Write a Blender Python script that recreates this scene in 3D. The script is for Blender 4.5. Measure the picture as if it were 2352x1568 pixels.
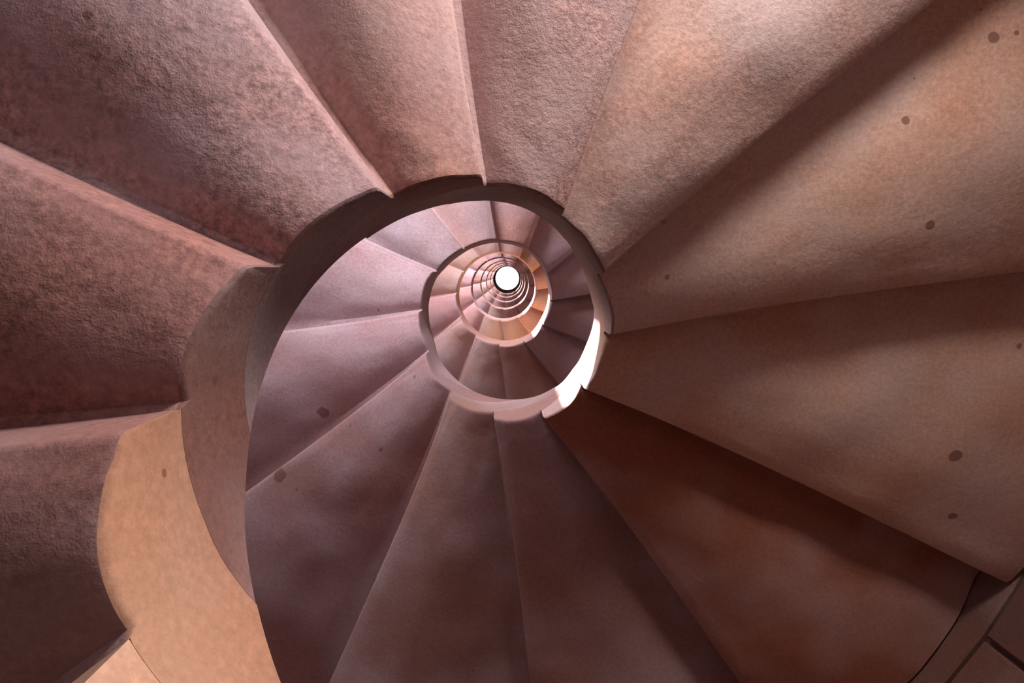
import bpy, bmesh, math, random
from math import pi, sin, cos, exp, radians
from mathutils import Vector, Matrix, noise

# ------------------------------------------------------------------ clearing
for o in list(bpy.data.objects):
    bpy.data.objects.remove(o)
scn = bpy.context.scene
COL = scn.collection

# ------------------------------------------------------------------ measures
# unit = radius of the open well; 0.30 m.  World X = right in the photograph,
# world Y = down in the photograph, Z = up the tower.
U = 0.30
EYE = 1.50                       # eye height above the floor (m)
AX, AY = -0.121, 0.537           # the well's axis relative to the eye (units)
HA, HP = -0.268, 6.566           # curb top line: z = HA + HP * turns
ST = HP / 12.0                   # rise of one step
R_OUT = 5.36                     # tower wall
CX, CY = AX * U, AY * U

def P(r, phi, z):
    return Vector((CX + r * cos(phi) * U, CY + r * sin(phi) * U, EYE + z * U))

# ------------------------------------------------------------------ camera
cam_d = bpy.data.cameras.new('camera')
cam = bpy.data.objects.new('camera', cam_d)
COL.objects.link(cam)
FPX = 1500.0
cam_d.sensor_width = 36.0
cam_d.lens = FPX / 2352 * 36.0
cam_d.clip_start = 0.005
cam_d.clip_end = 200
VX, VY = 1159.634, 620.77        # where the zenith falls in the picture
zc = Vector(((VX - 1176) / FPX, (VY - 784) / FPX, 1)).normalized()
ex = (Vector((1, 0, 0)) - zc[0] * zc).normalized()
ey = zc.cross(ex)
right = Vector((ex[0], ey[0], zc[0]))
down = Vector((ex[1], ey[1], zc[1]))
fwd = Vector((ex[2], ey[2], zc[2]))
M = Matrix((right, -down, -fwd)).transposed().to_4x4()
M.translation = Vector((0, 0, EYE))
cam.matrix_world = M
scn.camera = cam

# ------------------------------------------------------------------ world, light, exposure
world = bpy.data.worlds.new('sky')
scn.world = world
world.use_nodes = True
wn = world.node_tree.nodes
wn['Background'].inputs[0].default_value = (1.0, 0.96, 0.88, 1)
wn['Background'].inputs[1].default_value = 1.3

scn.view_settings.view_transform = 'Standard'
scn.view_settings.look = 'None'
scn.view_settings.gamma = 1
scn.view_settings.exposure = 0.1
scn.view_settings.use_curve_mapping = False

WIN = []      # (azimuth deg, z centre, half width deg, half height)
def window_or_beam(az, z, w, h, power, color, name='window_or_added_light', tilt=-0.8, spread=115):
    """daylight entering through a window of the tower wall, or an added beam"""
    d = bpy.data.lights.new(name, 'AREA')
    d.shape = 'RECTANGLE'; d.size = w * U; d.size_y = h * U
    d.energy = power; d.color = color; d.spread = radians(spread)
    o = bpy.data.objects.new(name, d)
    COL.objects.link(o)
    a = radians(az)
    p = P(R_OUT + 0.05, a, z)
    o.location = p
    t = Vector((-cos(a), -sin(a), tilt)).normalized()
    o.rotation_euler = t.to_track_quat('-Z', 'Y').to_euler()
    WIN.append((az, z, w, h))
    return o

COOL = (0.93, 0.91, 1.0)
WARM = (1.0, 0.85, 0.78)
# a small window in every turn, all above each other; the sun stands square to them
SUN_AZ, SUN_SLOPE = 205.0, 0.28
for j in range(7):
    window_or_beam(SUN_AZ + 0.4, 8.37 + HP * j, 0.84, 1.66, 0.8, COOL, tilt=0)
# a wider window in every turn, further round
for j, pw in enumerate((1.5, 44, 50, 75, 75, 75, 75, 75)):
    window_or_beam(252, 7.2 + HP * (j - 1), 1.5, 2.4, pw, (1.0, 0.91, 0.96), tilt=0, spread=160)
# a window near the ground on the right, an added beam, and a window further up
window_or_beam(-66, 3.0, 1.7, 1.15, 30, WARM, tilt=-0.1, spread=160)
window_or_beam(-27, 3.5, 0.85, 1.3, 0.65, (1.0, 0.72, 0.50), tilt=-0.36, spread=24)  # added narrow warm beam to brighten the lower left curb, not a known window
window_or_beam(80, 17.8, 1.4, 2.0, 30, (1.0, 0.62, 0.34), tilt=0, spread=150)
sd = bpy.data.lights.new('sun', 'SUN'); sd.energy = 27.0; sd.angle = radians(0.6); sd.color = (0.93, 0.94, 1.0)
sun = bpy.data.objects.new('sun', sd); COL.objects.link(sun)
sa = radians(SUN_AZ)
sun.rotation_euler = Vector((-cos(sa), -sin(sa), -SUN_SLOPE)).to_track_quat('-Z', 'Y').to_euler()

scn.cycles.max_bounces = 6
scn.cycles.diffuse_bounces = 5
scn.cycles.glossy_bounces = 2
scn.cycles.adaptive_threshold = 0.04

# ------------------------------------------------------------------ materials
def nd(nt, typ, **kw):
    n = nt.nodes.new(typ)
    for k, v in kw.items():
        if k in n.inputs: n.inputs[k].default_value = v
        else: setattr(n, k, v)
    return n

def math_node(nt, op, a, b=None, clamp=False):
    n = nt.nodes.new('ShaderNodeMath'); n.operation = op; n.use_clamp = clamp
    for i, v in enumerate((a, b)):
        if v is None: continue
        if isinstance(v, (int, float)): n.inputs[i].default_value = v
        else: nt.links.new(v, n.inputs[i])
    return n.outputs[0]

def ramp(nt, src, p0, p1, c0=(0, 0, 0, 1), c1=(1, 1, 1, 1)):
    r = nt.nodes.new('ShaderNodeValToRGB')
    r.color_ramp.elements[0].position = p0; r.color_ramp.elements[0].color = c0
    r.color_ramp.elements[1].position = p1; r.color_ramp.elements[1].color = c1
    nt.links.new(src, r.inputs[0])
    return r.outputs[0]

def mixc(nt, fac, a, b, mode='MIX'):
    m = nt.nodes.new('ShaderNodeMix'); m.data_type = 'RGBA'; m.blend_type = mode
    if isinstance(fac, (int, float)): m.inputs[0].default_value = fac
    else: nt.links.new(fac, m.inputs[0])
    for s, v in ((6, a), (7, b)):
        if isinstance(v, tuple): m.inputs[s].default_value = v
        else: nt.links.new(v, m.inputs[s])
    return m.outputs[2]

def stone_material(name, use_object_colour=True, colour=(0.5, 0.35, 0.3, 1), speckle=0.4):
    m = bpy.data.materials.new(name); m.use_nodes = True
    nt = m.node_tree; L = nt.links
    bs = nt.nodes['Principled BSDF']
    bs.inputs['Roughness'].default_value = 0.85
    bs.inputs['Specular IOR Level'].default_value = 0.25
    geo = nt.nodes.new('ShaderNodeNewGeometry')
    info = nt.nodes.new('ShaderNodeObjectInfo')
    vec = nt.nodes.new('ShaderNodeVectorMath'); vec.operation = 'ADD'
    L.new(geo.outputs['Position'], vec.inputs[0])
    cmb = nt.nodes.new('ShaderNodeCombineXYZ')
    sepc = nt.nodes.new('ShaderNodeSeparateColor'); L.new(info.outputs['Color'], sepc.inputs[0])
    L.new(math_node(nt, 'MULTIPLY', sepc.outputs[0], 173.0), cmb.inputs[0])
    L.new(math_node(nt, 'MULTIPLY', sepc.outputs[1], 271.0), cmb.inputs[1])
    L.new(cmb.outputs[0], vec.inputs[1])
    V = vec.outputs[0]
    def nz(scale, detail=4, rough=0.55, dist=0.0):
        n = nd(nt, 'ShaderNodeTexNoise', Scale=scale, Detail=detail, Roughness=rough, Distortion=dist)
        L.new(V, n.inputs['Vector']); return n.outputs[0]
    big, mid, fine = nz(2.4, 2), nz(11, 4, 0.62), nz(110, 2, 0.7)
    grit = nz(80, 3, 0.8)
    if use_object_colour:
        base, alpha = info.outputs['Color'], info.outputs['Alpha']
    else:
        rgb = nt.nodes.new('ShaderNodeRGB'); rgb.outputs[0].default_value = colour; base = rgb.outputs[0]
        v = nt.nodes.new('ShaderNodeValue'); v.outputs[0].default_value = speckle; alpha = v.outputs[0]
    # rusty and greyish clouds in the stone
    c = mixc(nt, ramp(nt, big, 0.45, 0.70), base, (0.95, 0.77, 0.66, 1), 'MULTIPLY')
    c = mixc(nt, ramp(nt, mid, 0.45, 0.80, (0, 0, 0, 1), (0.5, 0.5, 0.5, 1)), c, (1.0, 0.85, 0.82, 1), 'MULTIPLY')
    c = mixc(nt, ramp(nt, big, 0.30, 0.52, (0.35, 0.35, 0.35, 1), (0, 0, 0, 1)), c, (0.48, 0.40, 0.42, 1))
    # rough patches where the tooling shows
    patch = math_node(nt, 'MULTIPLY', ramp(nt, math_node(nt, 'ADD', mid, math_node(nt, 'MULTIPLY', big, 0.8)), 0.74, 1.10), alpha, True)
    g = ramp(nt, grit, 0.34, 0.68, (0.45, 0.43, 0.43, 1), (1.55, 1.5, 1.4, 1))
    c = mixc(nt, patch, c, mixc(nt, 1.0, c, g, 'MULTIPLY'))
    f = ramp(nt, fine, 0.35, 0.65, (0.90, 0.90, 0.90, 1), (1.08, 1.08, 1.08, 1))
    c = mixc(nt, 1.0, c, f, 'MULTIPLY')
    # small dark pits
    vo = nd(nt, 'ShaderNodeTexVoronoi', Scale=9.0, Randomness=1.0)
    L.new(V, vo.inputs['Vector'])
    pit = math_node(nt, 'ADD', vo.outputs['Distance'], math_node(nt, 'MULTIPLY', grit, 0.12))
    pit = ramp(nt, pit, 0.095, 0.135, (1, 1, 1, 1), (0, 0, 0, 1))
    gate = nd(nt, 'ShaderNodeSeparateColor'); L.new(vo.outputs['Color'], gate.inputs[0])
    gt = math_node(nt, 'GREATER_THAN', gate.outputs[0], 0.72)
    pitm = math_node(nt, 'MULTIPLY', pit, gt)
    c = mixc(nt, math_node(nt, 'MULTIPLY', pitm, 0.6), c, (0.10, 0.04, 0.03, 1))
    L.new(c, bs.inputs['Base Color'])
    # relief
    h = math_node(nt, 'MULTIPLY', grit, math_node(nt, 'ADD', math_node(nt, 'MULTIPLY', alpha, 0.7), 0.08))
    h = math_node(nt, 'ADD', h, math_node(nt, 'MULTIPLY', mid, 0.6))
    b = nd(nt, 'ShaderNodeBump', Strength=0.34, Distance=0.010)
    L.new(h, b.inputs['Height']); L.new(b.outputs[0], bs.inputs['Normal'])
    return m

STONE = stone_material('step_sandstone')
WALLM = stone_material('wall_sandstone')
MORTAR = stone_material('mortar', False, (0.20, 0.13, 0.10, 1), 0.3)
FLOORM = stone_material('floor_stone', False, (0.22, 0.15, 0.13, 1), 0.3)

# ------------------------------------------------------------------ helpers
def link(name, me, mat, parent=None):
    o = bpy.data.objects.new(name, me)
    COL.objects.link(o)
    if mat and not me.materials: me.materials.append(mat)
    if parent: o.parent = parent
    return o

def empty(name, loc=(0, 0, 0)):
    o = bpy.data.objects.new(name, None); o.empty_display_size = 0.2
    COL.objects.link(o); o.location = loc
    return o

def mesh(name, vs, fs, smooth=False):
    me = bpy.data.meshes.new(name)
    me.from_pydata(vs, [], fs); me.update()
    if smooth:
        me.polygons.foreach_set('use_smooth', [True] * len(me.polygons))
        me.set_sharp_from_angle(angle=radians(38))
    return me

# ------------------------------------------------------------------ the tower wall and floor
Z_TOP = 58.0
Z_FLOOR = -EYE / U
COURSE = 0.94
Z0 = 5.68 - COURSE * 11          # bed joints fall at 5.68
NST = 16                         # stones in a course

def win_hit(az0, az1, z0, z1):
    for az, z, w, h in WIN:
        hw = math.degrees(w / 2 / R_OUT)
        mid = (az0 + az1) / 2; half = (az1 - az0) / 2
        d = (mid - az + 180) % 360 - 180
        if abs(d) < half + hw and z0 < z + h / 2 and z1 > z - h / 2:
            return (az - hw, az + hw, z - h / 2, z + h / 2)
    return None

def arc_box(az0, az1, z0, z1, r0, r1, seg=4, bev=0.012, rnd=0.0):
    """a wall stone: curved face, chamfered arrises, joints left open around it"""
    vs, fs = [], []
    def ring(a0, a1, b0, b1, r):
        s = len(vs)
        for i in range(seg + 1):
            a = radians(a0 + (a1 - a0) * i / seg)
            vs.append(P(r, a, b0)); vs.append(P(r, a, b1))
        return s
    da = math.degrees(bev / r0)
    s0 = ring(az0 + da, az1 - da, z0 + bev, z1 - bev, r0)
    s1 = ring(az0, az1, z0, z1, r0 + bev)
    s2 = ring(az0, az1, z0, z1, r1)
    n = seg
    for i in range(n):
        a, b = s0 + 2 * i, s0 + 2 * i + 2
        fs.append((a, a + 1, b + 1, b))
        for u, v in ((s0, s1), (s1, s2)):
            fs.append((u + 2 * i, u + 2 * i + 2, v + 2 * i + 2, v + 2 * i))
            fs.append((u + 2 * i + 1, v + 2 * i + 1, v + 2 * i + 3, u + 2 * i + 3))
        a, b = s2 + 2 * i, s2 + 2 * i + 2
        fs.append((a, b, b + 1, a + 1))
    for u, v in ((s0, s1), (s1, s2)):
        fs.append((u, v, v + 1, u + 1))
        fs.append((u + 2 * n, u + 2 * n + 1, v + 2 * n + 1, v + 2 * n))
    return vs, fs

# mortar bed: a thick shell with the window holes
def build_shell():
    azs = set(i * 5.0 for i in range(72)); zs = set()
    z = Z_FLOOR
    while z < Z_TOP:
        zs.add(round(z, 3)); z += 1.5
    zs.add(Z_TOP)
    for az, zc_, w, h in WIN:
        hw = math.degrees(w / 2 / R_OUT)
        azs.add((az - hw) % 360); azs.add((az + hw) % 360)
        zs.add(zc_ - h / 2); zs.add(zc_ + h / 2)
    azs = sorted(azs); zs = sorted(q for q in zs if q >= Z_FLOOR - 1e-6)
    vs, fs, idx = [], [], {}
    def vid(i, j, k):
        key = (i % len(azs), j, k)
        if key not in idx:
            idx[key] = len(vs)
            vs.append(P((R_OUT + 0.10, R_OUT + 1.1)[k], radians(azs[i % len(azs)]), zs[j]))
        return idx[key]
    na, nz_ = len(azs), len(zs)
    def solid(i, j):
        if j < 0 or j >= nz_ - 1: return False
        a0 = azs[i % na]; a1 = azs[(i + 1) % na]
        if a1 < a0: a1 += 360
        return win_hit(a0 + .01, a1 - .01, zs[j] + .001, zs[j + 1] - .001) is None
    for i in range(na):
        for j in range(nz_ - 1):
            if not solid(i, j): continue
            fs.append((vid(i, j, 0), vid(i, j + 1, 0), vid(i + 1, j + 1, 0), vid(i + 1, j, 0)))
            fs.append((vid(i, j, 1), vid(i + 1, j, 1), vid(i + 1, j + 1, 1), vid(i, j + 1, 1)))
            for di, dj, e in ((-1, 0, ((0, 0), (0, 1))), (1, 0, ((1, 0), (1, 1))), (0, -1, ((0, 0), (1, 0))), (0, 1, ((0, 1), (1, 1)))):
                if not solid(i + di, j + dj):
                    (a, b), (c_, d_) = e
                    fs.append((vid(i + a, j + b, 0), vid(i + c_, j + d_, 0), vid(i + c_, j + d_, 1), vid(i + a, j + b, 1)))
    me = mesh('tower_wall', vs, fs)
    bm = bmesh.new(); bm.from_mesh(me); bmesh.ops.recalc_face_normals(bm, faces=bm.faces); bm.to_mesh(me); bm.free()
    return me

wall = link('wall_tower', build_shell(), MORTAR)
wall['kind'] = 'structure'
wall['label'] = 'round tower wall of reddish sandstone blocks, its corner showing at the lower right'; wall['category'] = 'wall'

random.seed(5)
WC = [(0.42, 0.27, 0.24), (0.46, 0.31, 0.25), (0.40, 0.26, 0.24), (0.45, 0.29, 0.22)]
gj = 0.022
rest_v, rest_f = [], []
c_i = 0
z = Z0
while z < Z_TOP:
    off = 32.0 if c_i % 2 == 0 else 32.0 + 180.0 / NST
    for s in range(NST):
        a0 = off + s * 360.0 / NST; a1 = a0 + 360.0 / NST
        zz0, zz1 = max(z, Z_FLOOR + 0.01), min(z + COURSE, Z_TOP)
        if zz1 - zz0 < 0.1: continue
        ga = math.degrees(gj / R_OUT)
        hit = win_hit(a0, a1, zz0, zz1)
        pieces = [(a0, a1, zz0, zz1)]
        if hit:
            w0, w1, v0, v1 = hit
            k = round(((a0 + a1) / 2 - (w0 + w1) / 2) / 360.0) * 360
            w0 += k; w1 += k
            pieces = []
            if a0 < w0 - 0.6: pieces.append((a0, w0, zz0, zz1))
            if a1 > w1 + 0.6: pieces.append((w1, a1, zz0, zz1))
            b0, b1 = max(a0, w0), min(a1, w1)
            if b1 - b0 > 0.6:
                if zz0 < v0 - 0.08: pieces.append((b0, b1, zz0, v0))
                if zz1 > v1 + 0.08: pieces.append((b0, b1, v1, zz1))
        for (p0, p1, q0, q1) in pieces:
            r0 = R_OUT + random.uniform(-0.012, 0.012)
            vs, fs = arc_box(p0 + ga, p1 - ga, q0 + gj, q1 - gj, r0, R_OUT + 0.12, bev=0.02)
            near = -10 < ((p0 + p1) / 2 + 180) % 360 - 180 < 100 and 0.0 < q0 < 8.0
            if near:
                o = link('wall_stone', mesh('wall_stone', vs, fs), WALLM, wall)
                cc = random.choice(WC); o.color = (cc[0] * .34, cc[1] * .29, cc[2] * .31, 0.2)  # stones near the visible corner darkened, shade put into their colour
            else:
                b = len(rest_v); rest_v += vs; rest_f += [tuple(b + i for i in f) for f in fs]
    z += COURSE; c_i += 1
    # next odd/even course; the course under the bed at 5.68 carries the upright joint at 32 degrees
rest = link('stone_courses', mesh('stone_courses', rest_v, rest_f), WALLM, wall)
rest.color = (0.31, 0.21, 0.18, 0.35)
rest['kind'] = 'stuff'

# floor
def disc(r0, r1, z0, z1, n=96):
    vs, fs = [], []
    for i in range(n):
        a = 2 * pi * i / n
        for r in (r0, r1):
            for zz in (z0, z1):
                vs.append(P(r, a, zz))
    for i in range(n):
        a, b = 4 * i, 4 * ((i + 1) % n)
        fs += [(a, b, b + 2, a + 2), (a + 1, a + 3, b + 3, b + 1), (a + 2, b + 2, b + 3, a + 3), (a, a + 1, b + 1, b)]
    return vs, fs
vs, fs = [], []
n = 96
for i in range(n):
    a = 2 * pi * i / n
    vs.append(P(R_OUT + 1.1, a, Z_FLOOR)); vs.append(P(R_OUT + 1.1, a, Z_FLOOR - 0.6))
fs.append(tuple(2 * i for i in range(n))); fs.append(tuple(2 * i + 1 for i in reversed(range(n))))
for i in range(n):
    a, b = 2 * i, 2 * ((i + 1) % n)
    fs.append((a, a + 1, b + 1, b))
fl = link('floor', mesh('floor', vs, fs), FLOORM); fl['kind'] = 'structure'; fl['label'] = 'dark stone floor at the foot of the stairwell'; fl['category'] = 'floor'

# ------------------------------------------------------------------ the staircase
def psi(r):      # the joints swing off the radial line beside the well
    return radians(-5.6) * (1 - exp(-(r - 1) / 0.55))

END_UP = 0.215   # underside at the far end of a step, above its start
R_END = R_OUT - 0.035
CURB = 1.30

# the old stair is out of round: measured radius of the well along its first turns
ROUND = [(0.30, 0.0), (0.42, 0.0), (0.45, -0.008), (0.53, -0.004), (0.63, -0.007), (0.68, -0.001), (0.705, 0.004), (0.732, 0.015),
         (0.755, 0.027), (0.774, 0.033), (0.797, 0.034), (0.825, 0.02), (0.856, -0.001), (0.891, -0.03), (0.934, -0.045),
         (0.98, -0.032), (1.034, -0.045), (1.079, -0.025), (1.128, 0.013), (1.178, 0.027), (1.231, 0.027), (1.3, 0.033),
         (1.368, 0.022), (1.436, -0.03), (1.475, -0.018), (1.51, -0.002), (1.565, 0.012), (1.602, -0.014), (1.643, -0.022),
         (1.691, -0.012), (1.756, 0.003), (1.83, 0.02), (1.903, 0.0), (1.958, -0.028), (2.061, -0.042), (2.15, 0.02), (2.3, 0.0)]
def out_of_round(n):
    if n <= ROUND[0][0] or n >= ROUND[-1][0]: return 0.0
    for (a, p), (b, q) in zip(ROUND, ROUND[1:]):
        if a <= n <= b:
            t = (n - a) / (b - a); t = t * t * (3 - 2 * t)
            return p + (q - p) * t
    return 0.0

NB, NT, NS, NL = 22, 14, 10, 13
def step_mesh(seed, n0=None, wid=1.0):
    """One stone: slab from curb to wall with a sagging underside, and its length of the rounded curb.
    u runs across the step (0 = joint with the step below, 1 = joint with the step above)."""
    rng = random.Random(seed)
    ox, oy = rng.uniform(0, 50), rng.uniform(0, 50)
    sagk = rng.uniform(0.85, 1.2)
    rs = [1.0, 1.003, 1.01, 1.02, 1.035, 1.055, 1.09, 1.14, 1.2, 1.26, CURB - 0.012, CURB, CURB + 0.012] + [1.30 + (R_END - 1.30) * (t / 26.0) ** 1.15 for t in range(1, 27)]
    TOP = ST - 0.001
    loops = []
    for r in rs:
        curb = r <= CURB
        sag = sagk * (0.075 + 0.032 * (r - 1))
        rc = 0.05 + 0.05 * exp(-(r - 1) / 0.25)        # rounding of the lower arris, in z
        w = r * pi / 6
        ru = 0.05 / w * (1 + 1.2 * exp(-(r - 1) / 0.25))
        lift = 0.0
        if r < 1.035:                                   # soft edge between underside and inner face
            t = (1.035 - r) / 0.035
            lift = 0.035 * (1 - math.sqrt(max(0, 1 - t * t)))
        L = []
        def pt(u, z, nz=1.0):
            a = u * pi / 6 + psi(r)
            x, y = r * cos(a), r * sin(a)
            q = Vector((x * 1.7 + ox, y * 1.7 + oy, z))
            q2 = Vector((x * 6 + oy, y * 6 + ox, z * 4))
            d = nz * (0.030 * noise.noise(q) + 0.010 * noise.noise(q2))
            L.append((u, r, z + d))
        for i in range(NB):                             # underside
            t = i / (NB - 1)
            u = t * (1 - ru)
            zz = END_UP * u - sag * sin(pi * u ** 1.15) + lift
            zz += 0.03 * exp(-(u / 0.15) ** 2)
            if u < 0.0001: zz = 0.004
            pt(u, zz, min(1, u / 0.15))
        for i in range(1, 5):                           # rounded lower arris
            th = i / 4 * pi / 2
            pt(1 - ru + ru * sin(th), END_UP * (1 - ru) + lift + rc * (1 - cos(th)) * 0.8, 0.6)
        pt(1.0, TOP * 0.75, 0.2); pt(1.0, TOP, 0)
        ua, ub = (-0.45, -1.445) if curb else (-0.36, -0.36)
        w2 = (1.0 - ua)
        for i in range(1, NT + 1): pt(1.0 - w2 * i / NT, TOP, 0)
        for i in range(1, NS + 1):
            t = i / (NS + 1)
            pt(ua + (ub - ua) * t, TOP + (0.001 - TOP) * t, 0)
        pt(ub, 0.001, 0)
        for i in range(1, NL + 1): pt(ub * (1 - i / (NL + 1)), 0.001, 0)
        pt(-0.03, 0.001, 0)
        loops.append(L)
    cut = rs.index(1.02)
    return (loft(loops[cut:], 'stone_step', n0, wid), loft(loops[:cut + 1], 'curb', n0, wid))

def loft(loops, name, n0, wid=1.0):
    vs = []
    for L in loops:
        for (u, r, z_) in L:
            if u > 0: u *= wid
            a = u * pi / 6 + psi(r)
            dr = out_of_round(n0 + u / 12) * exp(-(r - 1) / 0.9) if n0 is not None else 0.0
            vs.append(((r + dr) * cos(a) * U, (r + dr) * sin(a) * U, z_ * U))
    m_ = len(loops[0]); fs = []
    for i in range(len(loops) - 1):
        for j in range(m_):
            k = (j + 1) % m_
            fs.append((i * m_ + j, i * m_ + k, (i + 1) * m_ + k, (i + 1) * m_ + j))
    if name == 'curb':
        # inner face of the curb: thin upright strips, so that it follows the round of the well
        i_end = NB + 4                                  # first point on the far joint
        i_tip = NB + 4 + 2 + NT + NS                    # the low tip of the curb
        low = list(range(i_tip, m_)) + list(range(0, i_end + 1))
        top = list(range(i_end + 1, i_tip + 1))[::-1]
        uu = [loops[0][q][0] for q in range(m_)]
        a, b = 0, 0
        while a < len(low) - 1 or b < len(top) - 1:
            if b >= len(top) - 1 or (a < len(low) - 1 and uu[low[a + 1]] <= uu[top[b + 1]]):
                t3 = (low[a], low[a + 1], top[b]); a += 1
            else:
                t3 = (low[a], top[b + 1], top[b]); b += 1
            if len(set(t3)) == 3: fs.append(t3)
    else:
        fs.append(tuple(range(m_ - 1, -1, -1)))
    fs.append(tuple((len(loops) - 1) * m_ + j for j in range(m_)))
    me = mesh(name, vs, fs, False)
    bm = bmesh.new(); bm.from_mesh(me)
    caps = [f for f in bm.faces if len(f.verts) > 4]
    bmesh.ops.triangulate(bm, faces=caps)
    bmesh.ops.recalc_face_normals(bm, faces=bm.faces)
    bm.to_mesh(me); bm.free()
    me.polygons.foreach_set('use_smooth', [True] * len(me.polygons))
    me.set_sharp_from_angle(angle=radians(32))
    me.materials.append(STONE)
    return me

VARS = [step_mesh(s) for s in range(12)]
K_LO, K_HI = -12, 97
JIT = {0: .009, 1: .010, 2: .010, 3: .010, 4: 0, 5: -.004, 6: -.006, 7: -.004, 8: .005, 9: .003, 14: .004}
CURB_SHADE = {-1: 1.0, 1: 0.5, 2: 0.46, 3: 0.45, 4: 0.45, 5: 0.42, 6: 0.42, 7: 0.6, 8: 1.0, 9: 0.85, 10: 0.75}  # curb tone factors; low values paint the unlit band's shade into the stone
TINT = {  # stone colour per step, with some light and shade put into the tone
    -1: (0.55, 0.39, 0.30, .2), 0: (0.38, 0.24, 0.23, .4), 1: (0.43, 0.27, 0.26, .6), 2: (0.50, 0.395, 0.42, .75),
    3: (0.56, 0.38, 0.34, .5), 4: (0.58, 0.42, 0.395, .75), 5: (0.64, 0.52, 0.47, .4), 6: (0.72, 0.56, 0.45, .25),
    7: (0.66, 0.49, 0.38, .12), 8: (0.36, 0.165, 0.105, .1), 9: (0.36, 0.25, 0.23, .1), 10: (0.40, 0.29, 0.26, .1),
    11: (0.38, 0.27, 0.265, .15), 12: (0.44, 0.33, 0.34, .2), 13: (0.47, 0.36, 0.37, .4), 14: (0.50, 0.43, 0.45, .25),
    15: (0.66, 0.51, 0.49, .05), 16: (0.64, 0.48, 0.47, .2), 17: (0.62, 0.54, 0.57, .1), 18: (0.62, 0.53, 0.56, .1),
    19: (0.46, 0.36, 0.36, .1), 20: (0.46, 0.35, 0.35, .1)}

stair = empty('spiral_staircase', (CX, CY, EYE + Z_FLOOR * U))
stair['label'] = 'winding sandstone staircase seen from below, curling around an open round well'
stair['category'] = 'staircase'

def lean(n):      # the upper turns stand slightly off plumb
    t = max(0.0, n - 3.4) / 5.6
    return (0.36 * t, 0.17 * t)

random.seed(11)
for k in range(K_LO, K_HI):
    jit = lambda q: 0.009 if q < 0 else JIT.get(q, 0)
    n0 = 5 / 12 + k / 12 + jit(k)
    wid = 1 + 12 * (jit(k + 1) - jit(k))
    nominal = 5 / 12 + k / 12
    zk = HA + HP * nominal - 1.45 * ST
    if zk < Z_FLOOR - 0.01: continue
    slab_me, curb_me = step_mesh(k + 40, n0, wid) if 0 <= k < 25 else VARS[(k * 5) % 12]
    o = link('stone_step', slab_me, None, stair)
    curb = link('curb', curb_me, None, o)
    phi = n0 * 2 * pi
    d = 0
    lx, ly = lean(n0)
    o.location = ((lx + d * cos(phi + 0.26)) * U, (ly + d * sin(phi + 0.26)) * U, (zk - Z_FLOOR) * U)
    o.rotation_euler = (0, 0, phi)
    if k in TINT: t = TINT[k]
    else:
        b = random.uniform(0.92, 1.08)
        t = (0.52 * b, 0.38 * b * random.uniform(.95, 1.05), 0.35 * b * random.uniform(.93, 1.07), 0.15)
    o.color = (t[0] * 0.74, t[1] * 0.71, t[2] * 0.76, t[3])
    g = CURB_SHADE.get(k, 0.85)
    curb.color = (o.color[0] * g, o.color[1] * g * .97, o.color[2] * g * .93, o.color[3] * .6) if k else (0.34, 0.225, 0.175, 0.2)  # first curb set paler and warmer: warm light put into its colour
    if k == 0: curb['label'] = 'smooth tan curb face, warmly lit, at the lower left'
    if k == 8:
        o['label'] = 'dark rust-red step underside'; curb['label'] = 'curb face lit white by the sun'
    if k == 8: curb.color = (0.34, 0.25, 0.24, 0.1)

# roof slab around the open top of the well
lx, ly = lean(8.6)
vs, fs = disc(1.05, R_OUT + 1.1, Z_TOP, Z_TOP + 0.8)
ins = [Vector((v.x + (lx * U if i % 4 < 2 else 0), v.y + (ly * U if i % 4 < 2 else 0), v.z)) for i, v in enumerate(vs)]
roof = link('ceiling', mesh('ceiling', ins, fs), FLOORM); roof['kind'] = 'structure'; roof['label'] = 'stone slab at the top of the tower with a round bright opening'; roof['category'] = 'ceiling'

# ------------------------------------------------------------------ chips and knocks in the stone
bpy.context.view_layer.update()
deps = bpy.context.evaluated_depsgraph_get()
SPOTS = [(645, 1090, 17), (682, 1125, 10), (377, 1085, 12), (2285, 85, 12), (2253, 22, 5), (2334, 76, 7), (2340, 797, 13),
         (2195, 1046, 12), (2135, 518, 9), (200, 33, 9), (740, 945, 13), (2190, 1183, 12), (2080, 275, 8), (2100, 180, 7)]
marks = []
for px, py, rad in SPOTS:
    d = (right * ((px - 1176) / FPX) + down * ((py - 784) / FPX) + fwd)
    ok, loc, nor, idx, ob, mw = scn.ray_cast(deps, Vector((0, 0, EYE)), d.normalized())
    if ok: marks.append((loc.copy(), rad / FPX * loc.z - rad / FPX * EYE))
nt = STONE.node_tree; L = nt.links
bs = nt.nodes['Principled BSDF']
geo = nt.nodes.new('ShaderNodeNewGeometry')
wob = nd(nt, 'ShaderNodeTexNoise', Scale=22.0, Detail=1.0)
L.new(geo.outputs['Position'], wob.inputs['Vector'])
w_ = math_node(nt, 'MULTIPLY', math_node(nt, 'SUBTRACT', wob.outputs[0], 0.5), 2.6)
acc = None
for loc, rad in marks:
    v = nt.nodes.new('ShaderNodeVectorMath'); v.operation = 'DISTANCE'
    L.new(geo.outputs['Position'], v.inputs[0]); v.inputs[1].default_value = loc
    q = math_node(nt, 'DIVIDE', v.outputs['Value'], rad)
    acc = q if acc is None else math_node(nt, 'MINIMUM', acc, q)
acc = math_node(nt, 'ADD', acc, w_)
mask = ramp(nt, acc, 0.75, 1.0, (0.72, 0.72, 0.72, 1), (0, 0, 0, 1))
src = bs.inputs['Base Color'].links[0].from_socket
L.new(mixc(nt, mask, src, (0.14, 0.055, 0.045, 1)), bs.inputs['Base Color'])
